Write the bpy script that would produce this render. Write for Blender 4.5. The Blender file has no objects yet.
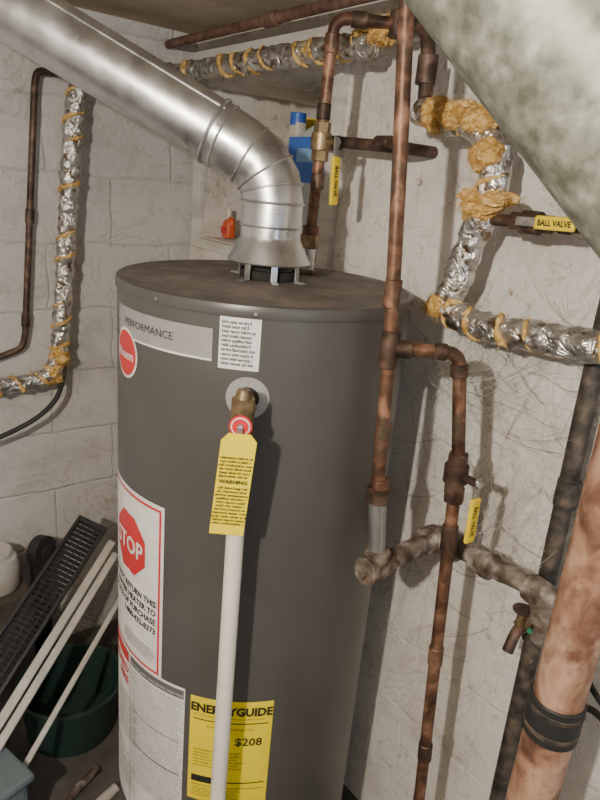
import bpy, bmesh, math, random
from mathutils import Vector, Matrix, noise
random.seed(7)
V=Vector
COL=bpy.context.scene.collection

# ------------------------------------------------------------------ materials
def newmat(name):
    m=bpy.data.materials.new(name); m.use_nodes=True
    nt=m.node_tree; b=nt.nodes['Principled BSDF']
    return m,nt,b
def N(nt,t,**kw):
    n=nt.nodes.new(t)
    for k,v in kw.items(): setattr(n,k,v)
    return n
def ramp(nt,stops,interp='LINEAR'):
    n=nt.nodes.new('ShaderNodeValToRGB'); n.color_ramp.interpolation=interp
    e=n.color_ramp.elements
    while len(e)<len(stops): e.new(.5)
    for i,(p,c) in enumerate(stops):
        e[i].position=p; e[i].color=(c[0],c[1],c[2],1)
    return n
def noisemat(name,stops,scale=20,detail=6,rough=.5,metal=0,bump=.1,bscale=None,bdist=.002,rr=None,spec=.5,stretch=None,dist=0.0,grime=None):
    m,nt,b=newmat(name); L=nt.links.new
    tc=N(nt,'ShaderNodeTexCoord')
    co=tc.outputs['Object']
    if stretch:
        mp=N(nt,'ShaderNodeMapping'); mp.inputs['Scale'].default_value=stretch
        L(co,mp.inputs[0]); co=mp.outputs[0]
    n=N(nt,'ShaderNodeTexNoise'); n.inputs['Scale'].default_value=scale; n.inputs['Detail'].default_value=detail
    n.inputs['Distortion'].default_value=dist
    L(co,n.inputs['Vector'])
    r=ramp(nt,stops); L(n.outputs['Fac'],r.inputs[0]); colout=r.outputs[0]
    if grime:   # large scale patches of another colour (scale, colour, threshold)
        g2=N(nt,'ShaderNodeTexNoise'); g2.inputs['Scale'].default_value=grime[0]; g2.inputs['Detail'].default_value=10; g2.inputs['Roughness'].default_value=.7
        L(tc.outputs['Object'],g2.inputs['Vector'])
        gr=ramp(nt,[(grime[2],(0,0,0)),(grime[2]+.12,(1,1,1))]); L(g2.outputs['Fac'],gr.inputs[0])
        mg=N(nt,'ShaderNodeMix',data_type='RGBA'); L(gr.outputs[0],mg.inputs[0]); L(colout,mg.inputs[6]); mg.inputs[7].default_value=tuple(grime[1])+(1,)
        colout=mg.outputs[2]
    L(colout,b.inputs['Base Color'])
    b.inputs['Roughness'].default_value=rough; b.inputs['Metallic'].default_value=metal
    b.inputs['Specular IOR Level'].default_value=spec
    if rr:
        mr=N(nt,'ShaderNodeMapRange'); mr.inputs['To Min'].default_value=rr[0]; mr.inputs['To Max'].default_value=rr[1]
        mr.inputs['From Min'].default_value=.3; mr.inputs['From Max'].default_value=.7
        L(n.outputs['Fac'],mr.inputs['Value']); L(mr.outputs[0],b.inputs['Roughness'])
    if bump:
        n2=N(nt,'ShaderNodeTexNoise'); n2.inputs['Scale'].default_value=bscale or scale*3; n2.inputs['Detail'].default_value=4
        L(co,n2.inputs['Vector'])
        bp=N(nt,'ShaderNodeBump'); bp.inputs['Strength'].default_value=bump; bp.inputs['Distance'].default_value=bdist
        L(n2.outputs['Fac'],bp.inputs['Height']); L(bp.outputs[0],b.inputs['Normal'])
    return m
def flat(name,c,rough=.5,metal=0,spec=.5):
    return noisemat(name,[(.3,[x*.9 for x in c]),(.7,[min(1,x*1.05) for x in c])],scale=35,rough=rough,metal=metal,bump=.05,spec=spec)

def wallmat(name,axis,base,dark,mortar_strength,stain,bb=1.2):
    m,nt,b=newmat(name); L=nt.links.new
    tc=N(nt,'ShaderNodeTexCoord'); sp=N(nt,'ShaderNodeSeparateXYZ'); cb=N(nt,'ShaderNodeCombineXYZ')
    L(tc.outputs['Object'],sp.inputs[0])
    L(sp.outputs[0 if axis=='x' else 1],cb.inputs[0]); L(sp.outputs[2],cb.inputs[1])
    nz=N(nt,'ShaderNodeTexNoise'); nz.inputs['Scale'].default_value=9; nz.inputs['Detail'].default_value=5; L(tc.outputs['Object'],nz.inputs['Vector'])
    mx=N(nt,'ShaderNodeMix',data_type='RGBA',blend_type='LINEAR_LIGHT'); mx.inputs[0].default_value=.018
    L(cb.outputs[0],mx.inputs[6]); L(nz.outputs['Color'],mx.inputs[7])
    br=N(nt,'ShaderNodeTexBrick'); br.inputs['Scale'].default_value=1
    br.inputs['Brick Width'].default_value=.40; br.inputs['Row Height'].default_value=.203
    br.inputs['Mortar Size'].default_value=.007; br.inputs['Mortar Smooth'].default_value=1
    br.inputs['Color1'].default_value=(1,1,1,1); br.inputs['Color2'].default_value=(.97,.97,.97,1); br.inputs['Mortar'].default_value=(1-mortar_strength,)*3+(1,)
    L(mx.outputs[2],br.inputs['Vector'])
    n1=N(nt,'ShaderNodeTexNoise'); n1.inputs['Scale'].default_value=4.5; n1.inputs['Detail'].default_value=10; n1.inputs['Roughness'].default_value=.72
    L(tc.outputs['Object'],n1.inputs['Vector'])
    r1=ramp(nt,[(.34,dark),(.52,base)]); L(n1.outputs['Fac'],r1.inputs[0])
    n2=N(nt,'ShaderNodeTexNoise'); n2.inputs['Scale'].default_value=20; n2.inputs['Detail'].default_value=10; n2.inputs['Roughness'].default_value=.78
    L(tc.outputs['Object'],n2.inputs['Vector'])
    r2=ramp(nt,[(.32,stain),(.40,(1,1,1))]); L(n2.outputs['Fac'],r2.inputs[0])
    m1=N(nt,'ShaderNodeMix',data_type='RGBA',blend_type='MULTIPLY'); m1.inputs[0].default_value=.95
    L(r1.outputs[0],m1.inputs[6]); L(r2.outputs[0],m1.inputs[7])
    nc=N(nt,'ShaderNodeTexNoise'); nc.inputs['Scale'].default_value=5; nc.inputs['Detail'].default_value=8; nc.inputs['Roughness'].default_value=.62; nc.inputs['Distortion'].default_value=.8
    L(tc.outputs['Object'],nc.inputs['Vector'])
    rc_=ramp(nt,[(.486,(1,1,1)),(.4945,(.50,.42,.34)),(.503,(1,1,1))]); L(nc.outputs['Fac'],rc_.inputs[0])
    m3=N(nt,'ShaderNodeMix',data_type='RGBA',blend_type='MULTIPLY'); m3.inputs[0].default_value=.6
    L(m1.outputs[2],m3.inputs[6]); L(rc_.outputs[0],m3.inputs[7])
    m2=N(nt,'ShaderNodeMix',data_type='RGBA',blend_type='MULTIPLY'); m2.inputs[0].default_value=1
    L(m3.outputs[2],m2.inputs[6]); L(br.outputs['Color'],m2.inputs[7])
    L(m2.outputs[2],b.inputs['Base Color']); b.inputs['Roughness'].default_value=.62
    n3=N(nt,'ShaderNodeTexNoise'); n3.inputs['Scale'].default_value=35; n3.inputs['Detail'].default_value=9; n3.inputs['Roughness'].default_value=.72
    L(tc.outputs['Object'],n3.inputs['Vector'])
    ad=N(nt,'ShaderNodeMath',operation='MULTIPLY_ADD'); ad.inputs[1].default_value=-bb
    L(br.outputs['Fac'],ad.inputs[0])
    md=N(nt,'ShaderNodeMath',operation='MULTIPLY_ADD'); md.inputs[1].default_value=1.3
    L(n3.outputs['Fac'],md.inputs[0]); L(n1.outputs['Fac'],md.inputs[2]); L(md.outputs[0],ad.inputs[2])
    bp=N(nt,'ShaderNodeBump'); bp.inputs['Strength'].default_value=.75; bp.inputs['Distance'].default_value=.007
    L(ad.outputs[0],bp.inputs['Height']); L(bp.outputs[0],b.inputs['Normal'])
    return m

M={}
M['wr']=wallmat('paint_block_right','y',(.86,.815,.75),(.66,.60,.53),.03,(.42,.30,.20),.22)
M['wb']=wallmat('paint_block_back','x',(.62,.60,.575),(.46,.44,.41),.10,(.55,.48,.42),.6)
M['ceil']=noisemat('ceiling_plaster',[(.3,(.36,.29,.20)),(.7,(.60,.52,.41))],scale=5,rough=.9,bump=.4,bscale=40,bdist=.005)
M['floor']=noisemat('concrete_floor',[(.3,(.05,.045,.04)),(.7,(.14,.125,.115))],scale=6,rough=.9,bump=.4,bscale=50,bdist=.004)
M['beam']=noisemat('painted_wood',[(.3,(.50,.47,.42)),(.6,(.72,.69,.63))],scale=12,rough=.7,bump=.3,stretch=(1,.2,3))
M['tank']=noisemat('tank_paint',[(.3,(.072,.068,.065)),(.7,(.088,.084,.080))],scale=7,rough=.36,bump=.03,bscale=300,bdist=.0005,rr=(.32,.42))
M['top']=noisemat('dusty_top_paint',[(.3,(.10,.085,.075)),(.5,(.16,.135,.12)),(.7,(.24,.205,.18))],scale=16,detail=9,rough=.7,bump=.2,bscale=90)
M['galv']=noisemat('galvanized_sheet',[(.3,(.56,.57,.58)),(.7,(.78,.79,.80))],scale=22,detail=3,rough=.33,metal=.95,bump=.07,bscale=12,bdist=.004,rr=(.26,.42))
M['galvold']=noisemat('old_galvanized_duct',[(.34,(.15,.16,.12)),(.46,(.24,.25,.20)),(.58,(.32,.33,.27)),(.70,(.46,.46,.40))],scale=60,detail=10,rough=.55,metal=.35,bump=.2,bscale=60,rr=(.42,.6),grime=(9,(.19,.20,.155),.50))
M['corr']=noisemat('corroded_steel',[(.3,(.05,.032,.022)),(.45,(.13,.095,.072)),(.58,(.25,.21,.18)),(.72,(.46,.43,.39))],scale=38,detail=9,rough=.75,metal=.3,bump=.9,bscale=70,bdist=.004,grime=(16,(.15,.08,.05),.54))
M['cop']=noisemat('tarnished_copper',[(.30,(.04,.022,.014)),(.44,(.13,.066,.04)),(.56,(.25,.13,.08)),(.68,(.42,.23,.15))],scale=24,detail=9,rough=.5,metal=.5,bump=.15,rr=(.38,.6),dist=.6,grime=(14,(.085,.07,.05),.52))
M['copd']=noisemat('dark_copper',[(.3,(.03,.020,.015)),(.5,(.085,.052,.037)),(.7,(.20,.125,.09))],scale=30,detail=8,rough=.55,metal=.45,bump=.2,dist=.5)
M['copb']=noisemat('drain_copper',[(.32,(.13,.065,.042)),(.42,(.30,.16,.10)),(.52,(.46,.27,.18)),(.62,(.58,.38,.27)),(.74,(.34,.19,.13))],scale=26,detail=10,rough=.6,metal=.2,bump=.3,bscale=60,stretch=(1,1,.6),dist=.6,grime=(12,(.20,.095,.06),.53))
M['brass']=noisemat('brass',[(.3,(.14,.09,.045)),(.7,(.42,.31,.17))],scale=60,rough=.45,metal=.75,bump=.2)
M['black']=noisemat('black_iron',[(.3,(.03,.026,.024)),(.5,(.08,.068,.058)),(.75,(.20,.15,.11))],scale=40,detail=8,rough=.6,metal=.4,bump=.25)
M['rustpipe']=noisemat('rusty_gas_pipe',[(.3,(.08,.04,.028)),(.7,(.24,.14,.10))],scale=40,detail=8,rough=.65,metal=.2,bump=.2)
M['white']=noisemat('white_pvc',[(.3,(.68,.63,.54)),(.7,(.80,.75,.66))],scale=14,rough=.4,bump=.03)
M['greywhite']=noisemat('dirty_white_plastic',[(.3,(.40,.38,.34)),(.7,(.60,.57,.52))],scale=14,rough=.5,bump=.05)
M['yel']=noisemat('yellow_vinyl',[(.3,(.80,.58,.015)),(.7,(.90,.68,.02))],scale=30,rough=.45,bump=.05)
M['yeltag']=noisemat('yellow_tag',[(.3,(.84,.66,.01)),(.7,(.92,.74,.02))],scale=12,rough=.4,bump=.02)
M['lw']=flat('label_white',(.78,.77,.75),.45)
M['red']=flat('label_red',(.62,.03,.035),.4); M['ink']=flat('ink_black',(.02,.02,.02),.6); M['inkg']=flat('ink_grey',(.12,.12,.12),.6)
M['silver']=flat('label_silver',(.36,.355,.35),.4,metal=.2)
M['rubber']=flat('black_rubber',(.025,.025,.027),.55); M['bplast']=flat('black_plastic',(.03,.03,.032),.45)
M['steel']=noisemat('steel',[(.3,(.4,.39,.37)),(.7,(.62,.61,.58))],scale=50,rough=.35,metal=.9,bump=.05)
M['web']=flat('cobweb_silk',(.40,.35,.29),.8)
M['fib']=noisemat('fiberglass',[(.3,(.38,.20,.05)),(.5,(.66,.41,.13)),(.7,(.84,.62,.30))],scale=45,detail=9,rough=.95,bump=.7,bscale=260,bdist=.003,spec=.1,dist=1.5)
M['green']=flat('dark_green_plastic',(.02,.045,.035),.5); M['bluegrey']=flat('bluegrey_plastic',(.13,.17,.19),.55)
M['blue']=flat('blue_label',(.05,.17,.62),.4); M['lblue']=flat('light_blue_label',(.25,.45,.75),.4); M['clear']=flat('milky_plastic',(.55,.60,.60),.3); M['orange']=flat('orange_label',(.70,.12,.03),.4)
M['dark']=flat('matte_black',(.02,.018,.016),.9)  # plain matte black for the hood ring and valve hole disc
M['greenh']=flat('green_handle',(.03,.28,.15),.5)
M['card']=noisemat('dirty_cardboard',[(.3,(.05,.042,.034)),(.7,(.11,.09,.07))],scale=9,rough=.9,bump=.1)
m,nt,b=newmat('crumpled_foil'); L=nt.links.new
tc=N(nt,'ShaderNodeTexCoord')
nn=N(nt,'ShaderNodeTexNoise'); nn.inputs['Scale'].default_value=26; nn.inputs['Detail'].default_value=4; nn.inputs['Distortion'].default_value=2.5; L(tc.outputs['Object'],nn.inputs['Vector'])
n4=N(nt,'ShaderNodeTexNoise'); n4.noise_type='RIDGED_MULTIFRACTAL'; n4.inputs['Scale'].default_value=30; n4.inputs['Detail'].default_value=3; L(tc.outputs['Object'],n4.inputs['Vector'])
ad=N(nt,'ShaderNodeMath',operation='ADD'); L(n4.outputs['Fac'],ad.inputs[0]); L(nn.outputs['Fac'],ad.inputs[1])
bp=N(nt,'ShaderNodeBump'); bp.inputs['Strength'].default_value=.95; bp.inputs['Distance'].default_value=.009; L(ad.outputs[0],bp.inputs['Height']); L(bp.outputs[0],b.inputs['Normal'])
rr=ramp(nt,[(.36,(.26,.19,.12)),(.45,(.62,.60,.57)),(.7,(.84,.83,.81))]); L(nn.outputs['Fac'],rr.inputs[0]); L(rr.outputs[0],b.inputs['Base Color'])
b.inputs['Metallic'].default_value=.92; b.inputs['Roughness'].default_value=.3
M['foil']=m

# ------------------------------------------------------------------ helpers
def empty(name,loc=(0,0,0)):
    e=bpy.data.objects.new(name,None); e.location=(0,0,0); e.empty_display_size=.05; COL.objects.link(e); return e
def obj(name,me,mat=None,parent=None,smooth=True):
    o=bpy.data.objects.new(name,me); COL.objects.link(o)
    if mat is not None: me.materials.clear(); me.materials.append(M[mat])
    if smooth:
        for p in me.polygons: p.use_smooth=True
        try: me.set_sharp_from_angle(angle=math.radians(38))
        except Exception: pass
    if parent: o.parent=parent
    return o
def mesh(verts,faces,name='m'):
    me=bpy.data.meshes.new(name); me.from_pydata([tuple(v) for v in verts],[],faces); me.update(); return me
def fillet(pts,rad,n=6):
    pts=[V(p) for p in pts]; out=[pts[0]]
    for i in range(1,len(pts)-1):
        a,b_,c=pts[i-1],pts[i],pts[i+1]
        d1=(a-b_); d2=(c-b_); r=min(rad,d1.length*.48,d2.length*.48)
        if d1.angle(d2,math.pi)>math.radians(172): out.append(b_); continue
        p0=b_+d1.normalized()*r; p2=b_+d2.normalized()*r
        for k in range(n+1):
            t=k/n; out.append(p0*(1-t)**2+b_*2*t*(1-t)+p2*t*t)
    out.append(pts[-1]); return out
def resample(pts,step):
    out=[pts[0]]; 
    for i in range(len(pts)-1):
        a,b_=pts[i],pts[i+1]; n=max(1,int((b_-a).length/step))
        for k in range(1,n+1): out.append(a.lerp(b_,k/n))
    return out
def sweep(pts,r,seg=16,rf=None,cap=True):
    pts=[V(p) for p in pts]; n=len(pts); T=[]
    for i in range(n):
        T.append((pts[min(i+1,n-1)]-pts[max(i-1,0)]).normalized())
    ref=V((0,0,1)) if abs(T[0].z)<.9 else V((1,0,0))
    u=T[0].cross(ref).normalized(); vs=[];fs=[]
    for i in range(n):
        u=(u-T[i]*u.dot(T[i])).normalized(); w=T[i].cross(u)
        for k in range(seg):
            an=2*math.pi*k/seg; d=u*math.cos(an)+w*math.sin(an)
            rr_=r if rf is None else rf(i/(n-1),an,pts[i]+d*r)*r
            vs.append(pts[i]+d*rr_)
    for i in range(n-1):
        for k in range(seg):
            a=i*seg+k; b_=i*seg+(k+1)%seg
            fs.append((a,b_,b_+seg,a+seg))
    if cap: fs.append(tuple(range(seg-1,-1,-1))); fs.append(tuple((n-1)*seg+k for k in range(seg)))
    return mesh(vs,fs)
def pipe(name,pts,r,mat,parent=None,rad=.02,seg=16,step=None,rf=None,cap=True):
    p=fillet(pts,rad)
    if step: p=resample(p,step)
    return obj(name,sweep(p,r,seg,rf,cap),mat,parent)
def collar(name,c,d,r,ln,mat,parent,seg=20,hexa=False,taper=None):
    c=V(c); d=V(d).normalized()
    if hexa: seg=6
    e=min(.0015,ln*.2)
    prof=[(-ln/2,r-e),(-ln/2+e,r),(ln/2-e,r),(ln/2,r-e)]
    if taper: prof=[(-ln/2,r),(ln/2,r*taper)]
    ref=V((0,0,1)) if abs(d.z)<.9 else V((1,0,0)); u=d.cross(ref).normalized(); w=d.cross(u); vs=[];fs=[]
    for (h_,q) in prof:
        for k in range(seg):
            an=2*math.pi*k/seg; vs.append(c+d*h_+(u*math.cos(an)+w*math.sin(an))*q)
    for i in range(len(prof)-1):
        for k in range(seg): a=i*seg+k;b_=i*seg+(k+1)%seg; fs.append((a,a+seg,b_+seg,b_))
    fs.append(tuple(range(seg))); fs.append(tuple((len(prof)-1)*seg+k for k in range(seg-1,-1,-1)))
    me=mesh(vs,fs); bm=bmesh.new(); bm.from_mesh(me); bmesh.ops.recalc_face_normals(bm,faces=bm.faces); bm.to_mesh(me); bm.free()
    return obj(name,me,mat,parent,smooth=not hexa)
def lathe(name,prof,c,mat,parent,seg=96):
    vs=[];fs=[]
    for (r,z) in prof:
        for k in range(seg):
            an=2*math.pi*k/seg; vs.append((c[0]+r*math.cos(an),c[1]+r*math.sin(an),c[2]+z))
    for i in range(len(prof)-1):
        for k in range(seg): a=i*seg+k;b_=i*seg+(k+1)%seg; fs.append((a,b_,b_+seg,a+seg))
    me=mesh(vs,fs); bm=bmesh.new(); bm.from_mesh(me); bmesh.ops.remove_doubles(bm,verts=bm.verts,dist=1e-5); bmesh.ops.recalc_face_normals(bm,faces=bm.faces); bm.to_mesh(me); bm.free()
    return obj(name,me,mat,parent)
def box(name,c,s,mat,parent=None,bev=.002,rot=None):
    bm=bmesh.new(); bmesh.ops.create_cube(bm,size=1); 
    for v in bm.verts: v.co=V((v.co.x*s[0],v.co.y*s[1],v.co.z*s[2]))
    if bev: bmesh.ops.bevel(bm,geom=list(bm.edges),offset=min(bev,min(s)*.4),segments=2,affect='EDGES',profile=.6)
    Rm=rot if rot is not None else Matrix.Identity(3)
    for v in bm.verts: v.co=Rm@v.co+V(c)
    me=bpy.data.meshes.new(name); bm.to_mesh(me); bm.free()
    return obj(name,me,mat,parent,smooth=False)
def frame(x,y):
    x=V(x).normalized(); y=V(y); z=x.cross(y).normalized(); y=z.cross(x)
    return Matrix((x,y,z)).transposed()
def joinmesh(name,boxes,mat):
    vs=[];fs=[]
    for (lo,hi) in boxes:
        b0=len(vs)
        for x in (lo[0],hi[0]):
            for y in (lo[1],hi[1]):
                for z in (lo[2],hi[2]): vs.append((x,y,z))
        for f_ in ((0,1,3,2),(4,6,7,5),(0,4,5,1),(2,3,7,6),(0,2,6,4),(1,5,7,3)): fs.append(tuple(b0+i for i in f_))
    return obj(name,mesh(vs,fs),mat,None,smooth=False)
def textmesh(body,size,align='LEFT',bold=0,shear=0,space=1.0):
    c=bpy.data.curves.new('t','FONT'); c.body=body; c.size=size; c.align_x=align; c.resolution_u=2; c.offset=bold; c.space_line=space
    o=bpy.data.objects.new('t',c); COL.objects.link(o); dg=bpy.context.evaluated_depsgraph_get(); dg.update()
    me=bpy.data.meshes.new_from_object(o.evaluated_get(dg)); bpy.data.objects.remove(o); bpy.data.curves.remove(c)
    return me

# ------------------------------------------------------------------ room shell
XR=1.08; YB=2.0; ZC=2.06
NY0,NY1,NZ0,NZ1=1.30,1.93,1.46,1.915
joinmesh('wall_right',[((XR,-2.5,-.1),(XR+.14,NY0,ZC+.1)),((XR,NY1,-.1),(XR+.14,YB+.1,ZC+.1)),((XR,NY0,-.1),(XR+.14,NY1,NZ0)),((XR,NY0,NZ1),(XR+.14,NY1,ZC+.1)),
   ((XR+.14,NY0-.1,NZ0-.1),(XR+.5,NY1+.1,NZ0)),((XR+.14,NY0-.1,NZ1),(XR+.5,NY1+.1,NZ1+.1)),((XR+.14,NY0-.1,NZ0),(XR+.5,NY0,NZ1)),((XR+.14,NY1,NZ0),(XR+.5,NY1+.1,NZ1)),((XR+.45,NY0,NZ0),(XR+.5,NY1,NZ1))],'wr')
joinmesh('wall_back',[((-2.6,YB,-.1),(XR,YB+.1,ZC+.1))],'wb')
joinmesh('wall_left',[((-2.6,-2.5,-.1),(-2.5,YB,ZC+.1))],'wb')
joinmesh('wall_front',[((-2.5,-2.6,-.1),(XR,-2.5,ZC+.1))],'wb')
joinmesh('ceiling',[((-2.5,-2.5,ZC),(XR,YB,ZC+.1))],'ceil')
joinmesh('floor',[((-2.5,-2.5,-.1),(XR,YB,0))],'floor')
box('trim_1',(XR-.016,.62,1.978),(.03,2.7,.055),'beam')
box('trim_2',(XR-.006,NY0-.02,(NZ0+NZ1)/2),(.02,.045,NZ1-NZ0+.07),'beam')
box('trim_3',(XR-.006,NY1+.02,(NZ0+NZ1)/2),(.02,.045,NZ1-NZ0+.07),'beam')
box('trim_4',(XR-.006,(NY0+NY1)/2,NZ0-.018),(.03,NY1-NY0+.08,.03),'beam')

# ------------------------------------------------------------------ water heater
AX=V((.719,1.021,0)); TR=.28
wh=empty('water_heater')
lathe('tank_body',[(0,.045),(.26,.045),(.28,.05),(.28,1.4515),(.279,1.4515)],AX,'tank',wh)
lathe('tank_cap',[(.279,1.4505),(.2825,1.4505),(.2832,1.453),(.2832,1.464),(.2815,1.4695),(.277,1.4715),(.272,1.4705)],AX,'tank',wh)
lathe('tank_top',[(.272,1.4705),(.268,1.4695),(.15,1.473),(.0,1.475)],AX,'top',wh)
for i in range(3):
    an=math.radians(60+120*i); collar('leg_%d'%(i+1),(AX.x+.22*math.cos(an),AX.y+.22*math.sin(an),.024),(0,0,1),.018,.048,'black',wh)
for th in (197,232,300):
    a=math.radians(th); collar('screw_%d'%th,(AX.x+.2838*math.cos(a),AX.y+.2838*math.sin(a),1.459),(math.cos(a),math.sin(a),0),.003,.003,'steel',wh,seg=10)
def cp(th,z,off=.0006):
    a=math.radians(th); R_=TR+off; return V((AX.x+R_*math.cos(a),AX.y+R_*math.sin(a),z))
def patch(name,th0,th1,z0,z1,mat,off=.0006,shape=None):
    nx=max(2,int(abs(th1-th0)/1.5)+1); vs=[];fs=[]
    for j in range(2):
        for i in range(nx+1): vs.append(cp(th0+(th1-th0)*i/nx,z0 if j==0 else z1,off))
    for i in range(nx): fs.append((i,i+1,i+nx+2,i+nx+1))
    return obj(name,mesh(vs,fs),mat,wh)
def cylpoly(name,thc,zc,pts,mat,off):
    vs=[];fs=[];K=6;n=len(pts)
    for k in range(K+1):
        for (x,z) in pts:
            t=k/K; vs.append(cp(thc+math.degrees(x*t/TR),zc+z*t,off))
    for k in range(K):
        for i in range(n):
            a=k*n+i;b_=k*n+(i+1)%n; fs.append((a,b_,b_+n,a+n))
    me=mesh(vs,fs); bm=bmesh.new(); bm.from_mesh(me); bmesh.ops.remove_doubles(bm,verts=bm.verts,dist=1e-6); bm.to_mesh(me); bm.free()
    return obj(name,me,mat,wh)
def ctext(name,body,th,z,size,mat,align='LEFT',off=.0014,bold=0,space=1.0,xs=1.0):
    me=textmesh(body,size,align,bold,space=space)
    for v in me.vertices:
        p=cp(th+math.degrees(v.co.x*xs/TR),z+v.co.y,off); v.co=p
    return obj(name,me,mat,wh,smooth=False)
words='heater gas vapors flammable install before water relief valve open area read manual keep combustible clearance combustion air supply warning pilot turn supplier call label service must qualified temperature pressure scald risk'.split()
def para(w,n): 
    out=[]
    for i in range(n):
        s=''
        while len(s)<w: s+=random.choice(words)+' '
        out.append(s[:w])
    return '\n'.join(out)
patch('band_silver',168,218.5,1.378,1.428,'silver',.0005)
patch('band_line',182,218.5,1.376,1.3795,'lw',.0009)
ctext('band_text','PERFORMANCE',190.2,1.398,.0185,'ink','CENTER',xs=1.05)
oct_=lambda r,n,ph=0:[(r*math.cos(2*math.pi*i/n+ph),r*math.sin(2*math.pi*i/n+ph)) for i in range(n)]
cylpoly('logo_ring',177,1.347,oct_(.045,40),'lw',.0012)
cylpoly('logo_disc',177,1.347,oct_(.040,40),'red',.0018)
ctext('logo_text','Rheem',177,1.338,.024,'lw','CENTER',off=.0026,bold=.0004,xs=1.0)
patch('label_spec',220.7,234,1.367,1.450,'lw')
ctext('spec_text',para(21,10),221.5,1.440,.0075,'ink',off=.0012,space=.98,xs=.78,bold=.0002)
patch('label_stop',160,202,.715,1.092,'lw')
for nm,a0,a1,b0,b1 in (('t',162,200.6,1.079,1.084),('b',162,200.6,.724,.729),('r',199.6,200.6,.724,1.084)):
    patch('stop_border_'+nm,a0,a1,b0,b1,'red',.0011)
cylpoly('stop_octagon_edge',179.5,.975,oct_(.070,8,math.pi/8),'lw',.0013)
cylpoly('stop_octagon',179.5,.975,oct_(.067,8,math.pi/8),'red',.0017)
ctext('stop_text','STOP',179.5,.957,.050,'lw','CENTER',off=.0024,bold=.0012,xs=.92)
ctext('stop_lines','DO NOT RETURN THIS\nWATER HEATER TO\nPLACE OF PURCHASE\n1-800-432-8373',198.6,.875,.0185,'ink','RIGHT',bold=.0006,space=1.1,xs=.95)
ctext('stop_small',para(44,5),175,.772,.0062,'ink',space=.95)
patch('label_warning',158,180.8,.30,.735,'lw')
ctext('warn_head','HAZARD\nFIRE',180,.66,.028,'red','RIGHT',bold=.0008)
patch('warn_bar',160,180,.69,.715,'red',.0011)
ctext('warn_text',para(30,14),168,.60,.0075,'ink',space=1.1)
patch('warn_frame',160,180,.44,.4425,'ink',.0011)
ctext('warn_text_b',para(30,9),168,.42,.0075,'ink',space=1.1)
patch('label_instructions',181.4,213.5,.30,.722,'lw')
patch('instr_head',182,213,.695,.716,'inkg',.0010)
ctext('instr_title','FOR YOUR SAFETY READ BEFORE OPERATING',197.5,.700,.0072,'lw','CENTER',off=.0016)
ctext('instr_text',para(62,44),182.6,.685,.0062,'inkg',off=.0012,space=1.05,xs=.93)
patch('instr_box',183,212,.50,.5025,'inkg',.0011); patch('instr_box_b',183,212,.585,.5865,'inkg',.0011)
patch('label_energy',216,249,.455,.714,'yeltag')
patch('energy_foot',217.5,247.5,.495,.4965,'ink',.0010)
ctext('energy_title','ENERGYGUIDE',232.5,.681,.0265,'ink','CENTER',bold=.0012,xs=.90)
ctext('energy_small','U.S. Government',217.5,.671,.006,'ink'); ctext('energy_small_b','Federal law prohibits removal',232,.671,.0055,'ink')
ctext('energy_cost','$208',240,.608,.0265,'ink','CENTER',bold=.0005)
ctext('energy_txt','Estimated Yearly Energy Cost',232.5,.645,.0075,'ink','CENTER')
ctext('energy_body',para(34,6),218,.585,.0072,'ink',space=1.1,xs=.95)
patch('energy_box1',217.5,227,.503,.520,'ink',.0010); patch('energy_box2',229,247.5,.509,.512,'ink',.0010)
ctext('energy_body2',para(38,4),218,.487,.0062,'ink',space=1.05,xs=.95)
patch('energy_line',217.5,247.5,.66,.6625,'ink',.0010)
cylpoly('energy_arrow',228.5,.690,[(-.012,-.004),(0,-.020),(.012,-.004),(.005,-.004),(.005,.012),(-.005,.012),(-.005,-.004)],'ink',.0012)
vd=V((math.cos(math.radians(231)),math.sin(math.radians(231)),0)); vs0=cp(231,1.322,0)
cylpoly('valve_escutcheon',231,1.322,oct_(.035,32),'silver',.0012)
cylpoly('valve_hole',231,1.322,oct_(.019,24),'dark',.0020)
collar('valve_nipple',vs0+vd*.018,vd,.014,.042,'cop',wh)
collar('valve_hex',vs0+vd*.042,vd,.019,.016,'brass',wh,hexa=True)
VC=vs0+vd*.066; VC.z=1.318
collar('valve_body',VC,(0,0,1),.0175,.052,'brass',wh)
collar('valve_cap',VC+V((0,0,.030)),(0,0,1),.014,.018,'brass',wh,taper=.7)
collar('valve_outlet',VC+V((0,0,-.036)),(0,0,1),.0185,.022,'cop',wh)
collar('valve_disc',VC+vd*.0195+V((0,0,-.012)),vd,.0175,.0025,'red',wh)
collar('valve_disc_ring',VC+vd*.0205+V((0,0,-.012)),vd,.0145,.003,'lw',wh)
collar('valve_disc_core',VC+vd*.0212+V((0,0,-.012)),vd,.0125,.0032,'red',wh)
collar('valve_disc_hub',VC+vd*.0222+V((0,0,-.012)),vd,.005,.004,'steel',wh)
lat=V((0,0,1)).cross(vd).normalized()
box('valve_lever',VC+vd*.027+V((0,0,-.032)),(.009,.045,.003),'steel',wh,bev=.001,rot=frame(lat,(0,0.0,1)))
dp=empty('discharge_pipe')
px_,py_=VC.x,VC.y
pipe('pipe',[(px_,py_,1.272),(px_,py_,1.1),(px_-.004,py_+.002,.001)],.0145,'white',dp,seg=24)
collar('adapter',(px_,py_,1.262),(0,0,1),.0175,.03,'white',dp)
tag=empty('warning_tag')
tt=V((px_,py_,1.299))+vd*.032; tb=V((px_,py_,1.127))+vd*.026
lat2=-lat if lat.dot(V((.79,-.6,0)))<0 else lat
tt+=lat2*(.001); tb+=lat2*(-.012)
w=.0265; up=(tt-tb)
pl=[tb-lat2*w,tb+lat2*w,tb+lat2*w+up*.93,tb+lat2*(w-.010)+up,tb-lat2*(w-.010)+up,tb-lat2*w+up*.93]
nrm=lat2.cross(up).normalized()
if nrm.dot(vd)<0: nrm=-nrm
vs=[p for p in pl]+[p-nrm*.0008 for p in pl]
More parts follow.
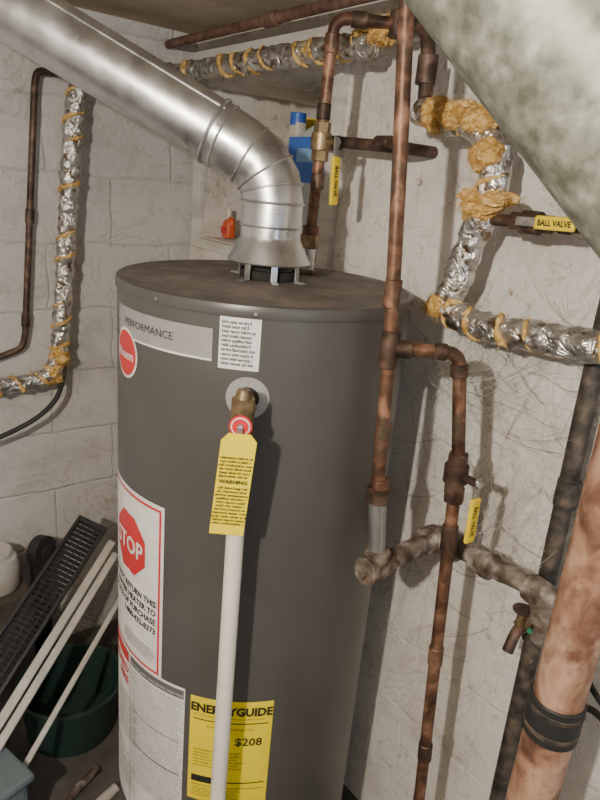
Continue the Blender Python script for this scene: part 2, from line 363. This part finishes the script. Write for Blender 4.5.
fs=[(0,1,2,3,4,5),(11,10,9,8,7,6)]+[(i,i+6,(i+1)%6+6,(i+1)%6) for i in range(6)]
obj('tag_card',mesh(vs,fs),'yeltag',tag,smooth=False)
def tagtext(nm,body,u_,v_,size,mat='ink',align='CENTER',bold=0,sp=1.0):
    me=textmesh(body,size,align,bold,space=sp); un=up.normalized()
    for q in me.vertices: q.co=tb+up*v_+lat2*(u_+q.co.x)+un*q.co.y+nrm*.0006
    obj(nm,me,mat,tag,smooth=False)
tagtext('tag_txt1',para(19,6),0,.76,.0062,bold=.0002)
tagtext('tag_txt2','WARNING',0,.52,.0088,bold=.0004)
tagtext('tag_txt3',para(19,11),0,.465,.0062,bold=.0002)
lathe('hood_ring',[(.050,1.476),(.054,1.476),(.054,1.492),(.050,1.492)],AX,'dark',wh,seg=48)
lathe('hood_baffle',[(.0,1.50),(.040,1.497),(.046,1.493),(.040,1.49),(0,1.49)],AX,'steel',wh,seg=48)
lathe('hood_cone',[(.078,1.506),(.080,1.508),(.078,1.511),(.060,1.545),(.0565,1.552),(.0555,1.560),(.054,1.56),(.057,1.545),(.075,1.509)],AX,'galv',wh,seg=64)
for i,th in enumerate((200,245,290,20,110)):
    a=math.radians(th); c=V((math.cos(a),math.sin(a),0)); l=V((0,0,1)).cross(c)
    box('hood_leg_%d'%i,AX+c*.066+V((0,0,1.493)),(.002,.012,.042),'galv',wh,bev=.0005,rot=frame(c,l))
    box('hood_foot_%d'%i,AX+c*.076+V((0,0,1.476)),(.022,.012,.003),'galv',wh,bev=.0005,rot=frame(c,l))

# ------------------------------------------------------------------ flue pipe
fl=empty('flue_pipe')
E=[V((.719,1.021,1.552)),V((.720,1.022,1.615)),V((.716,1.030,1.650)),V((.700,1.045,1.682)),V((.672,1.069,1.705)),V((.640,1.098,1.726))]
obj('neck_and_elbow',sweep(E[:2]+E[1:][1:],.057,40,cap=False),'galv',fl)
d=(V((.34,1.36,1.91))-V((.640,1.098,1.726))).normalized()
P0=E[-1]; P1=P0+d*.585
obj('straight_run',sweep([P0-d*.004,P1],.0575,48,cap=False),'galv',fl)
obj('rear_run',sweep(fillet([P1-d*.01,P1+d*.06,V((P1.x-.05,YB-.22,1.985)),V((P1.x-.05,YB-.002,1.985))],.06),.0565,32,cap=False),'galv',fl)
collar('thimble',(P1.x-.05,YB-.006,1.985),(0,1,0),.07,.01,'galv',fl,seg=40)
def bead(nm,c,d_,r,t=.0025):
    d_=V(d_).normalized(); ref=V((0,0,1)) if abs(d_.z)<.9 else V((1,0,0)); u=d_.cross(ref).normalized(); w_=d_.cross(u)
    pts=[V(c)+(u*math.cos(2*math.pi*k/48)+w_*math.sin(2*math.pi*k/48))*r for k in range(49)]
    obj(nm,sweep(pts,t,8,cap=False),'galv',fl)
bead('bead_1',E[1],(0,0,1),.0575); bead('bead_2',(E[2]+E[3])/2,(E[3]-E[2]),.058,.002); bead('bead_3',(E[3]+E[4])/2,(E[4]-E[3]),.058,.002)
bead('bead_4',(E[1]+E[2])/2+V((0,0,.006)),(E[2]-E[1]),.058,.002)
bead('bead_5',P0+d*.006,d,.0600,.003); bead('bead_6',P0-d*.012,d,.0585,.002); bead('bead_7',V((.719,1.021,1.572)),(0,0,1),.0578,.002)
bead('bead_8',P0+d*.5,d,.0585,.003)
sd=d.cross(V((0,0,1))).normalized(); su=sd.cross(d)
seam=(su*.25+sd*-.97).normalized()
if seam.dot(V((0,-1,0)))<0: seam=-seam
so=(seam+su*.9).normalized()*.0577
obj('seam',sweep([P0+so,P1+so],.002,6),'galv',fl)
for i,(c,o_) in enumerate(((P0-d*.004,seam),(V((.719,1.021,1.60)),V((-.4,-.9,0))))):
    collar('screw_%d'%i,V(c)+V(o_).normalized()*.0585,o_,.0035,.004,'steel',fl,seg=8)

# ------------------------------------------------------------------ ball valve builder
def ball_valve(c,axis,stem,hdir,mat_body='brass',r=.011,hl=.105,sl=.016,flip=1):
    bv=empty('ball_valve'); c=V(c); axis=V(axis).normalized(); stem=V(stem).normalized(); hdir=V(hdir).normalized()
    collar('body',c,axis,r*1.75,.034,mat_body,bv)
    collar('end_a',c+axis*.026,axis,r*1.5,.022,mat_body,bv,hexa=True); collar('end_b',c-axis*.026,axis,r*1.5,.022,mat_body,bv,hexa=True)
    collar('stem',c+stem*(r*1.7+sl/2),stem,r*.6,sl+.006,mat_body,bv)
    collar('nut',c+stem*(r*1.7+sl+.003),stem,.008,.005,'steel',bv,hexa=True)
    s=c+stem*(r*1.7+sl); w_=stem.cross(hdir).normalized()
    box('handle_root',s+hdir*.012,(.045,.014,.0025),'steel',bv,bev=.0008,rot=frame(hdir,w_))
    box('handle_grip',s+hdir*(.026+hl*.4)+stem*.001,(hl*.8,.021,.008),'yel',bv,bev=.003,rot=frame(hdir,w_))
    for sg in (1,-1):
        me=textmesh('BALL VALVE' ,.0125,'CENTER',.0005)
        cc=s+hdir*(.026+hl*.4)+stem*(.001+sg*.0043)
        xx=hdir*sg*flip
        yy=(stem*sg).cross(xx)
        for q in me.vertices: q.co=cc+xx*(q.co.x*.85)+yy*(q.co.y-.0045)
        obj('handle_text',me,'ink',bv,smooth=False)
    return bv

cr=empty('copper_supply_pipe')
B=V((.858,1.075,0))
pipe('nipple',[(B.x,B.y,1.476),(B.x,B.y,1.545)],.0135,'galv',cr)
collar('nipple_base',(B.x,B.y,1.479),(0,0,1),.019,.008,'brass',cr,hexa=True)
collar('union_hex',(B.x,B.y,1.540),(0,0,1),.0205,.028,'brass',cr,hexa=True)
collar('union_ring',(B.x,B.y,1.562),(0,0,1),.0175,.020,'cop',cr)
pipe('riser',[(B.x,B.y,1.55),(.862,1.072,1.74),(.866,1.070,1.955),(.968,1.0,1.955)],.0115,'cop',cr,rad=.03,step=.02)
pipe('branch',[(.968,1.0,1.955),(.975,.985,1.955),(.975,.935,1.945),(.968,.915,1.90),(.965,.905,1.82)],.0135,'copd',cr,rad=.025)
for z_ in (1.66,1.79): collar('sleeve_%d'%int(z_*100),(.862,1.072,z_),(0,0,1),.014,.03,'copd',cr)
collar('elbow_sleeve_a',(.8655,1.070,1.91),(0,0,1),.0145,.035,'cop',cr)
collar('elbow_sleeve_b',(.905,1.043,1.955),(.102,-.07,0),.0145,.03,'copd',cr)
collar('tee',(.968,1.0,1.955),(0,0,1),.019,.045,'copd',cr); collar('tee_cross',(.97,.99,1.955),(0,1,0),.0185,.06,'copd',cr)
collar('coupling',(.967,.912,1.87),(0,0,1),.019,.05,'copd',cr)
ball_valve((.862,1.072,1.735),(0,0,1),(.2,-.98,0),(.02,-.03,-1),r=.0115,hl=.115,sl=.020)

rc=empty('copper_branch_pipe')
pipe('run',[(XR-.004,1.27,1.752),(1.0,1.27,1.752),(.985,1.24,1.751),(.985,.965,1.737),(XR-.004,.965,1.737)],.012,'copd',rc,rad=.03)
for y_ in (1.18,1.02): collar('sleeve_%d'%int(y_*100),(.985,y_,1.745),(0,1,0),.0155,.04,'copd',rc)

c1=empty('copper_hot_pipe')
c1pts=[(.705,.745,ZC),(.719,.733,1.905),(.731,.721,1.712),(.748,.705,1.417),(.755,.697,1.177),(.757,.694,1.15)]
pipe('riser',c1pts,.0115,'cop',c1,step=.02)
for z_,x_,y_ in ((1.965,.713,.738),(1.50,.743,.710),(1.26,.753,.699)): collar('sleeve_%d'%int(z_*100),(x_,y_,z_),(0,0,1),.0138,.045,'cop',c1)
collar('tee_body',(.748,.705,1.410),(0,0,1),.0155,.062,'copd',c1)
pipe('cross',[(.748,.705,1.412),(.837,.633,1.414),(.854,.610,1.22)],.0115,'cop',c1,rad=.024,step=.02)
collar('tee_arm',(.765,.691,1.412),(.089,-.072,0),.0150,.028,'copd',c1)
collar('elbow_a',(.812,.653,1.4135),(.089,-.072,0),.0142,.022,'copd',c1); collar('elbow_b',(.839,.630,1.385),(.017,-.023,-.2),.0145,.022,'copd',c1)
pipe('drop',[(.853,.611,1.20),(.855,.607,1.153),(.877,.577,.498),(.885,.566,.10),(.885,.566,.002)],.0115,'cop',c1,step=.03)
collar('drop_union',(.855,.608,1.165),(.02,-.03,-.6),.0185,.026,'copd',c1,hexa=True)
collar('drop_sleeve_a',(.8575,.604,1.08),(.02,-.03,-.6),.0145,.05,'copd',c1)
collar('drop_sleeve_b',(.866,.5925,.83),(.02,-.03,-.6),.0140,.04,'cop',c1)
collar('drop_sleeve_c',(.874,.581,.60),(.02,-.03,-.6),.0140,.04,'copd',c1)
collar('union_nut',(.757,.694,1.150),(0,0,1),.023,.028,'copd',c1,hexa=True)
collar('union_top',(.757,.694,1.170),(0,0,1),.017,.02,'cop',c1)
pipe('galv_nipple',[(.757,.694,1.14),(.766,.686,1.03)],.0155,'galv',c1)
ball_valve((.8535,.611,1.205),(0.02,-.03,-1),(-.05,-1,0),(.03,0,-1),mat_body='copd',r=.012,hl=.105,sl=.028)

def lump(t,an,p): return 1+.16*noise.noise(p*38)+.07*noise.noise(p*110)
g=empty('corroded_steel_pipe')
pipe('run',[(.742,.686,1.003),(.768,.685,1.004),(.942,.695,1.008),(.946,.67,1.010),(.946,.462,1.022),(.946,.446,1.012),(.947,.445,.965)],.0185,'corr',g,rad=.02,step=.005,seg=28,rf=lump)
collar('tee_left',(.768,.685,1.004),(1,.05,0),.026,.062,'corr',g); collar('tee_left_up',(.767,.685,1.026),(0,0,1),.024,.03,'corr',g)
pipe('tee_mid',[(.910,.695,1.008),(.944,.695,1.008),(.946,.640,1.011)],.027,'corr',g,rad=.03,step=.004,seg=28,rf=lump)
pipe('union_mid',[(.946,.600,1.013),(.946,.560,1.016)],.025,'corr',g,step=.004,seg=28,rf=lump)
pipe('elbow_end',[(.946,.485,1.020),(.946,.449,1.020),(.947,.445,.975)],.026,'corr',g,rad=.03,step=.004,seg=28,rf=lump)
collar('plug',(.736,.686,1.003),(1,0,0),.012,.02,'corr',g,hexa=True)
pipe('link',[(.947,.445,.975),(.947,.447,.93),(1.015,.485,.90)],.014,'corr',g,rad=.03,step=.006,rf=lump)

bp_=empty('black_iron_pipe')
pipe('riser',[(1.02,.502,ZC),(1.02,.500,1.4),(1.02,.485,.5),(1.02,.475,.001)],.0165,'black',bp_,step=.05)
collar('coupling',(1.02,.494,1.18),(0,0,1),.021,.05,'black',bp_)
collar('tee',(1.02,.491,.90),(0,0,1),.022,.06,'black',bp_)
hb=empty('drain_valve')
collar('body',(.985,.492,.925),(1,0,0),.012,.05,'brass',hb); collar('hex',(.968,.492,.925),(1,0,0),.016,.014,'brass',hb,hexa=True)
pipe('spout',[(.97,.492,.925),(.945,.49,.92),(.93,.489,.885)],.010,'copd',hb)
collar('bonnet',(.958,.492,.945),(0,0,1),.009,.03,'brass',hb); collar('wheel',(.958,.492,.962),(0,0,1),.019,.005,'copd',hb,seg=12)
box('green_lever',(.965,.455,.925),(.008,.06,.007),'greenh',hb)

ds=empty('copper_drain_pipe')
obj('stack',sweep(resample([V((.79,.325,.001)),V((.79,.325,ZC))],.05),.0355,40),'copb',ds)
collar('rubber_coupling',(.79,.325,.955),(0,0,1),.0390,.065,'rubber',ds,seg=40)
collar('clamp_a',(.79,.325,.972),(0,0,1),.0397,.009,'black',ds,seg=40); collar('clamp_b',(.79,.325,.938),(0,0,1),.0397,.009,'black',ds,seg=40)
collar('coupling_top',(.79,.325,1.62),(0,0,1),.039,.07,'copb',ds,seg=40)
cab=empty('black_cable')
pipe('cable',[(.80,.18,.99),(.84,.26,.965),(.90,.34,.955),(1.0,.38,.93),(1.065,.40,.99),(1.068,.41,1.3)],.005,'rubber',cab,rad=.06)
pipe('cable_b',[(.80,.16,.93),(.87,.25,.92),(.97,.35,.86),(1.04,.40,.75),(1.068,.42,.4)],.006,'rubber',cab,rad=.06)

# ------------------------------------------------------------------ insulated (foil) pipe
ins=empty('foil_insulated_pipe')
def crump(amp,f):
    return lambda t,an,p: 1+amp*noise.noise(p*f)+amp*.6*noise.noise(p*f*2.6)
Xf=.965
foilA=[(.429-.5,1.93,1.014),(.50,1.93,1.014),(.575,1.93,1.03),(.606,1.93,1.111),(.665,1.93,1.80),(.69,1.93,1.885),(.76,1.93,1.925),(.93,1.93,1.93),(Xf,1.90,1.93),(Xf,1.184,1.930),(Xf,1.06,1.928)]
foilB=[(Xf,.91,1.80),(Xf,.865,1.79),(Xf,.80,1.785),(Xf,.745,1.755),(Xf,.718,1.715),(Xf,.722,1.655),(Xf,.748,1.58),(Xf,.765,1.50),(Xf,.785,1.455),(Xf,.72,1.436),(Xf,.62,1.440),(Xf,.48,1.452),(Xf,.25,1.46)]
def path(pts): return resample(fillet(pts,.035,6),.006)
pa=path(foilA); pb=path(foilB)
obj('wrap_rear',sweep(pa,.025,28,crump(.26,42)),'foil',ins)
obj('wrap_front',sweep(pb,.026,32,crump(.22,42)),'foil',ins)
sv=[];sf=[]
def strands(c,nrmv,n,lo=.004,hi=.012,ww0=.0003,jit=.004):
    for _ in range(n):
        d_=(nrmv+V([random.gauss(0,.6) for _ in range(3)])).normalized(); tdir=(Matrix.Rotation(random.random()*6.28,3,d_)@d_.orthogonal().normalized())
        p0=c+V([random.gauss(0,jit) for _ in range(3)]); ln=random.uniform(lo,hi)
        for s_ in range(4):
            t=s_/3; p=p0+d_*ln*t*.6+tdir*ln*t*t; ww=ww0*(1-t*.6); side=tdir.cross(d_)*ww
            sv.extend([p-side,p+side])
            if s_: n_=len(sv); sf.append((n_-4,n_-3,n_-1,n_-2))
def helix(nm,pth,pitch,r,tr,i0,i1,seed):
    ref=V((0,0,1)); T=(pth[i0+1]-pth[i0]).normalized()
    if abs(T.z)>.9: ref=V((1,0,0))
    u=T.cross(ref).normalized(); s=0; run=[];part=0
    for i in range(i0,i1-1):
        for sub in range(4):
            p=pth[i].lerp(pth[i+1],sub/4); T=(pth[i+1]-pth[i]).normalized(); u=(u-T*u.dot(T)).normalized(); w_=T.cross(u)
            s+=(pth[i+1]-pth[i]).length/4
            an=2*math.pi*s/pitch+1.4*noise.noise(V((s*12,seed,0)))
            d_=u*math.cos(an)+w_*math.sin(an); on=noise.noise(V((s*9,seed,5)))>-.12
            if on:
                run.append(p+d_*r)
                if random.random()<.6: strands(p+d_*(r+.003),d_,2)
            if (not on or i==i1-2) and run:
                if len(run)>8:
                    f=lambda t,a_,pp: max(.1,min(1,6*t,6*(1-t)))*(1+.8*noise.noise(pp*50)+.45*noise.noise(pp*170))
                    obj('%s_%d'%(nm,part),sweep(run,tr,10,f),'fib',ins); part+=1
                run=[]
helix('fiber_rear',pa,.066,.0240,.0055,4,len(pa)-4,1.3)
helix('fiber_front',pb,.062,.0245,.0058,30,len(pb)-4,4.1)
def fuzz(nm,c,r,nf=500,sq=(1,1,1)):
    c=V(c); bm=bmesh.new(); bmesh.ops.create_icosphere(bm,subdivisions=5,radius=r); off=V((random.random()*9,)*3)
    for v in bm.verts:
        k_=1+.60*noise.noise(v.co*28+off)+.25*noise.noise(v.co*75+off)+.14*noise.noise(v.co*200+off); v.co=V((v.co.x*sq[0],v.co.y*sq[1],v.co.z*sq[2]))*k_+c
    me=bpy.data.meshes.new(nm); bm.to_mesh(me)
    cs=[v.co.copy() for v in bm.verts]; bm.free(); obj(nm,me,'fib',ins)
    for _ in range(nf//2):
        q=random.choice(cs); strands(q,(q-c).normalized(),2,.004,.016,.00034,.002)
for i_,(c,r,sq) in enumerate((((.962,.80,1.79),.033,(.9,1.4,.8)),((.955,.755,1.775),.030,(1,1,.9)),((.95,.735,1.725),.027,(1,1.1,1)),((.955,.722,1.655),.033,(.9,1.4,.65)),((.95,.73,1.635),.026,(1,1.3,.7)),
      ((.955,.86,1.79),.026,(1,1,1)),((.965,1.04,1.945),.028,(1,1,1)),((.96,1.075,1.95),.024,(1,1,.9)),((.96,1.25,1.935),.022,(1,1.3,.9)),((.945,.79,1.455),.020,(1,1,1)),((.60,1.925,1.09),.026,(1,1,1.2)),((.58,1.925,1.035),.026,(1,1,1)))):
    fuzz('fiber_clump_%d'%i_,c,r,sq=sq)
obj('fiber_strands',mesh(sv,sf),'fib',ins,smooth=False)

vb=empty('copper_valve_branch')
pipe('run',[(Xf,.735,1.622),(Xf,.40,1.628)],.010,'copd',vb)
collar('cap_end',(Xf,.57,1.625),(0,1,0),.0135,.02,'copd',vb)
ball_valve((Xf,.632,1.624),(0,1,0),(-1,-.1,.05),(0,-1,.03),mat_body='copd',r=.011,hl=.085)

gp=empty('gas_pipe')
pipe('run',[(.98,1.998,2.018),(.98,-1.5,2.03)],.0125,'rustpipe',gp)
collar('coupling',(.98,1.45,2.0195),(0,1,0),.017,.05,'rustpipe',gp)

lp=empty('copper_riser_pipe')
pipe('run',[(.640,1.975,1.885),(.583,1.970,1.88),(.575,1.970,1.85),(.518,1.970,1.16),(.508,1.970,1.115),(.434,1.970,1.09),(.1,1.970,1.07)],.0095,'copd',lp,rad=.03)
collar('sleeve',(.5465,1.97,1.5),(0.06,0,.69),.0125,.04,'copd',lp)
collar('sleeve_b',(.521,1.97,1.2),(0.06,0,.69),.0125,.04,'copd',lp)
ho=empty('rubber_hose')
pipe('hose',[(.635,1.985,1.13),(.622,1.94,1.04),(.585,1.90,.965),(.52,1.89,.915),(.42,1.89,.873),(.25,1.89,.84),(0,1.92,.86)],.0075,'rubber',ho,rad=.09)

# ------------------------------------------------------------------ overhead duct
du=empty('round_duct')
D0=V((.467,.384,1.844)); D1=V((.556,.241,1.679)); dd=(D1-D0).normalized()
obj('sloped_section',sweep(resample([D0-dd*.19,D1+dd*.17],.03),.078,56),'galvold',du)
obj('lower_section',sweep(fillet([D1+dd*.12,D1+dd*.2,V((.66,.075,1.30)),V((.66,.075,.0))],.06),.077,40),'galvold',du)
collar('ceiling_collar',D0-dd*.18,dd,.084,.03,'galvold',du,seg=56)

# ------------------------------------------------------------------ niche items
def jug(name,c,w_,d_,h_,mat,capm,label=None,lab=(.2,.8),lab2=None):
    e=empty(name); c=V(c); vs=[];fs=[];n=24
    prof=[(0,.9),(.03,1),(.68,1),(.82,.85),(.90,.42),(.94,.34),(1,.33)]
    for (t,s) in prof:
        for k in range(n):
            an=2*math.pi*k/n; cx=math.copysign(abs(math.cos(an))**.55,math.cos(an)); sy=math.copysign(abs(math.sin(an))**.55,math.sin(an))
            vs.append(c+V((cx*w_/2*s,sy*d_/2*s,t*h_)))
    for i in range(len(prof)-1):
        for k in range(n): a=i*n+k;b_=i*n+(k+1)%n; fs.append((a,b_,b_+n,a+n))
    fs.append(tuple(range(n-1,-1,-1))); fs.append(tuple((len(prof)-1)*n+k for k in range(n)))
    obj('bottle_body',mesh(vs,fs),mat,e)
    collar('bottle_cap',c+V((0,0,h_+.01)),(0,0,1),min(w_,d_)*.2,.035,capm,e)
    pipe('bottle_handle',[c+V((0,-d_*.2,h_*.90)),c+V((0,-d_*.48,h_*.88)),c+V((0,-d_*.46,h_*.62))],.010,mat,e)
    if label: box('bottle_label',c+V((-w_/2-.001,0,h_*(lab[0]+lab[1])/2)),(.003,d_*.86,h_*(lab[1]-lab[0])),label,e)
    if lab2: box('label_panel',c+V((-w_/2-.003,0,h_*(lab[0]*.4+lab[1]*.6))),(.003,d_*.5,h_*(lab[1]-lab[0])*.3),lab2,e)
    return e
jug('detergent_jug',(1.18,1.425,NZ0+.004),.13,.23,.385,'clear','lblue','blue',(.50,.80),'lblue')
jug('bleach_bottle',(1.24,1.66,NZ0+.004),.12,.15,.36,'white','blue','blue',(.3,.6))
jug('cleaner_bottle',(1.15,1.875,NZ0+.004),.035,.04,.065,'orange','white','red',(.2,.55))
bx=empty('storage_box'); box('box_body',(1.40,1.62,NZ0+.125),(.10,.56,.24),'lw',bx); box('box_lid',(1.40,1.62,NZ0+.252),(.11,.57,.018),'lblue',bx)
yb=empty('paint_can'); lathe('can_body',[(0,0),(.055,0),(.057,.004),(.055,.008),(.055,.125),(.057,.13),(.05,.13),(.047,.124),(0,.124)],V((1.39,1.80,NZ0+.263)),'yel',yb,seg=40)

# ------------------------------------------------------------------ clutter at floor left of tank
bb=empty('storage_bin'); rz=Matrix.Rotation(.3,3,'Z')
box('bin_body',(.13,1.36,.115),(.24,.28,.225),'bluegrey',bb,bev=.015,rot=rz); box('bin_lid',(.13,1.36,.238),(.265,.30,.022),'bluegrey',bb,bev=.008,rot=rz)
pv=empty('plastic_strip_bundle')
Db=V((.38,.26,.235)).normalized(); lyp=V((-.42,.42,.22)); lyp=(lyp-Db*lyp.dot(Db)).normalized(); Rb=frame(Db,lyp)
for i,(b_,ln,wd) in enumerate((((.665,1.675,.560),.70,.024),((.668,1.655,.528),.70,.022),((.680,1.60,.435),.66,.016))):
    b_=V(b_); box('strip_%d'%i,b_-Db*ln/2,(ln,wd,.012),'greywhite',pv,bev=.005,rot=Rb)
pn=empty('louvered_panel')
ly=lyp; lx=Db; Rp=frame(lx,ly); Ln,Wn=.76,.085; nz=lx.cross(ly).normalized()
ctr=V((.655,1.70,.585))+ly*(Wn/2+.006)-lx*Ln/2
for s_ in (-1,1): box('rail_%d'%s_,ctr+ly*s_*Wn/2,(Ln,.010,.024),'bplast',pn,rot=Rp)
for s_ in (-1,1): box('end_%d'%s_,ctr+lx*s_*Ln/2,(.014,Wn+.010,.024),'bplast',pn,rot=Rp)
nsl=50
for i in range(nsl):
    box('slat_%d'%i,ctr+lx*(-Ln/2+Ln*(i+.5)/nsl),(.004,Wn,.012),'bplast',pn,bev=0,rot=Rp@Matrix.Rotation(.5,3,'Y'))
for k_ in range(1,4): box('rib_%d'%k_,ctr+ly*(-Wn/2+Wn*k_/4)+nz*.004,(Ln,.003,.006),'bplast',pn,bev=0,rot=Rp)
sb=empty('cardboard_box')
box('carton',(.27,1.88,.19),(.36,.20,.38),'card',sb); box('flap',(.27,1.772,.36),(.34,.004,.05),'card',sb)
wj=empty('plastic_canister')
lathe('canister_body',[(0,.0),(.058,.0),(.066,.01),(.067,.09),(.060,.108),(.045,.115)],V((.37,1.87,.381)),'greywhite',wj,seg=40)
lathe('canister_lid',[(.047,.108),(.049,.11),(.049,.13),(.044,.136),(0,.137)],V((.37,1.87,.381)),'greywhite',wj,seg=40)
wl=empty('caster_wheel')
collar('tire',(.515,1.90,.45),(.5,-.8,.1),.050,.035,'rubber',wl,seg=32); collar('hub',(.517,1.897,.45),(.5,-.8,.1),.022,.042,'bplast',wl)
box('fork',(.515,1.93,.225),(.05,.05,.45),'bplast',wl)
gt=empty('storage_tub')
lathe('tub_body',[(0,.0),(.13,.0),(.15,.16),(.158,.162),(.158,.172),(.148,.172),(.128,.01),(0,.01)],V((.50,1.60,.001)),'green',gt,seg=40)
rk=empty('scrap_pipe_pile')
for i,(a,b_,r_,mm) in enumerate((((.30,1.22,.016),(.52,1.30,.016),.014,'greywhite'),((.32,1.30,.013),(.50,1.39,.013),.012,'corr'),((.34,1.16,.018),(.47,1.11,.018),.016,'galv'))):
    pipe('pipe_%d'%i,[a,b_],r_,mm,rk)

# ------------------------------------------------------------------ cobwebs
vs=[];fs=[]
def strand(a,b_,sag,rw=.00035):
    a=V(a);b_=V(b_); n=14; sd=V([random.gauss(0,1) for _ in range(3)]).normalized()*random.uniform(0,.012)
    t_=(b_-a).normalized(); side=t_.cross(V((.6,.75,0))).normalized()*rw; side2=t_.cross(side).normalized()*rw
    for k in range(n+1):
        t=k/n; p=a.lerp(b_,t)+V((0,0,-sag*4*t*(1-t)))+sd*math.sin(math.pi*t)+V([random.gauss(0,.0006) for _ in range(3)])
        p.x=min(p.x,XR-.003)
        base=len(vs); vs.extend([p+side,p-side*.5+side2*.87,p-side*.5-side2*.87])
        if k:
            for q in range(3): fs.append((base-3+q,base-3+(q+1)%3,base+(q+1)%3,base+q))
for _ in range(190):
    z0=random.uniform(.75,1.45); y0=random.uniform(.42,.90)
    a=(XR-.004-random.random()*.02,y0,z0); b_=(XR-.004-random.random()*.09,y0+random.uniform(-.16,.16),z0+random.uniform(-.14,.14))
    strand(a,b_,random.uniform(0,.03),random.choice((.0003,.0004,.0007)))
for _ in range(40):
    z0=random.uniform(1.38,1.45); strand((.79+random.random()*.05,.66-random.random()*.03,z0-random.random()*.1),(XR-.004,random.uniform(.6,.85),z0+random.uniform(-.15,.05)),random.uniform(.01,.04),.0004)
for _ in range(24):
    strand((.95,random.uniform(.5,.68),1.03),(XR-.004,random.uniform(.45,.75),random.uniform(.95,1.2)),.02,.0004)
for _ in range(14):
    strand((.86,1.07,random.uniform(1.8,1.95)),(.96,random.uniform(.95,1.3),random.uniform(1.75,1.95)),.02,.0003)
obj('cobweb',mesh(vs,fs),'web',None,smooth=False)

# ------------------------------------------------------------------ lights
def light(name,t,loc,e,c,size=.1,target=None,sy=None):
    l=bpy.data.lights.new(name,t); l.energy=e; l.color=c
    if t=='AREA':
        l.size=size
        if sy: l.shape='RECTANGLE'; l.size_y=sy
    else: l.shadow_soft_size=size
    o=bpy.data.objects.new(name,l); o.location=loc; COL.objects.link(o)
    if target: o.rotation_euler=(V(target)-V(loc)).to_track_quat('-Z','Y').to_euler()
    return o
light('ceiling_bulb','POINT',(-.62,.0,1.90),104,(1,.92,.81),.022)
light('cool_fill_light','AREA',(.25,-2.2,1.5),17,(.60,.79,1),.9,(1.0,.9,1.0),.7)  # added bluish fill, no real source; lifts the shaded wall beside the tank
w=bpy.data.worlds.new('world'); bpy.context.scene.world=w; w.use_nodes=True
w.node_tree.nodes['Background'].inputs[0].default_value=(.6,.65,.75,1); w.node_tree.nodes['Background'].inputs[1].default_value=.3

# ------------------------------------------------------------------ camera
p=math.radians(18.5); h=math.radians(39); a=math.radians(5.2)
F=V((math.sin(h)*math.cos(p),math.cos(h)*math.cos(p),-math.sin(p)))
r_=V((math.cos(h),-math.sin(h),0)); u0=r_.cross(F)
Rr=r_*math.cos(a)+u0*math.sin(a); U=u0*math.cos(a)-r_*math.sin(a)
cd=bpy.data.cameras.new('camera'); co=bpy.data.objects.new('camera',cd); COL.objects.link(co)
cd.sensor_fit='VERTICAL'; cd.sensor_height=36; cd.lens=36*640/800; cd.clip_start=.02
mw=Matrix((Rr,U,-F)).transposed().to_4x4(); mw.translation=V((0,0,1.65)); co.matrix_world=mw
bpy.context.scene.camera=co
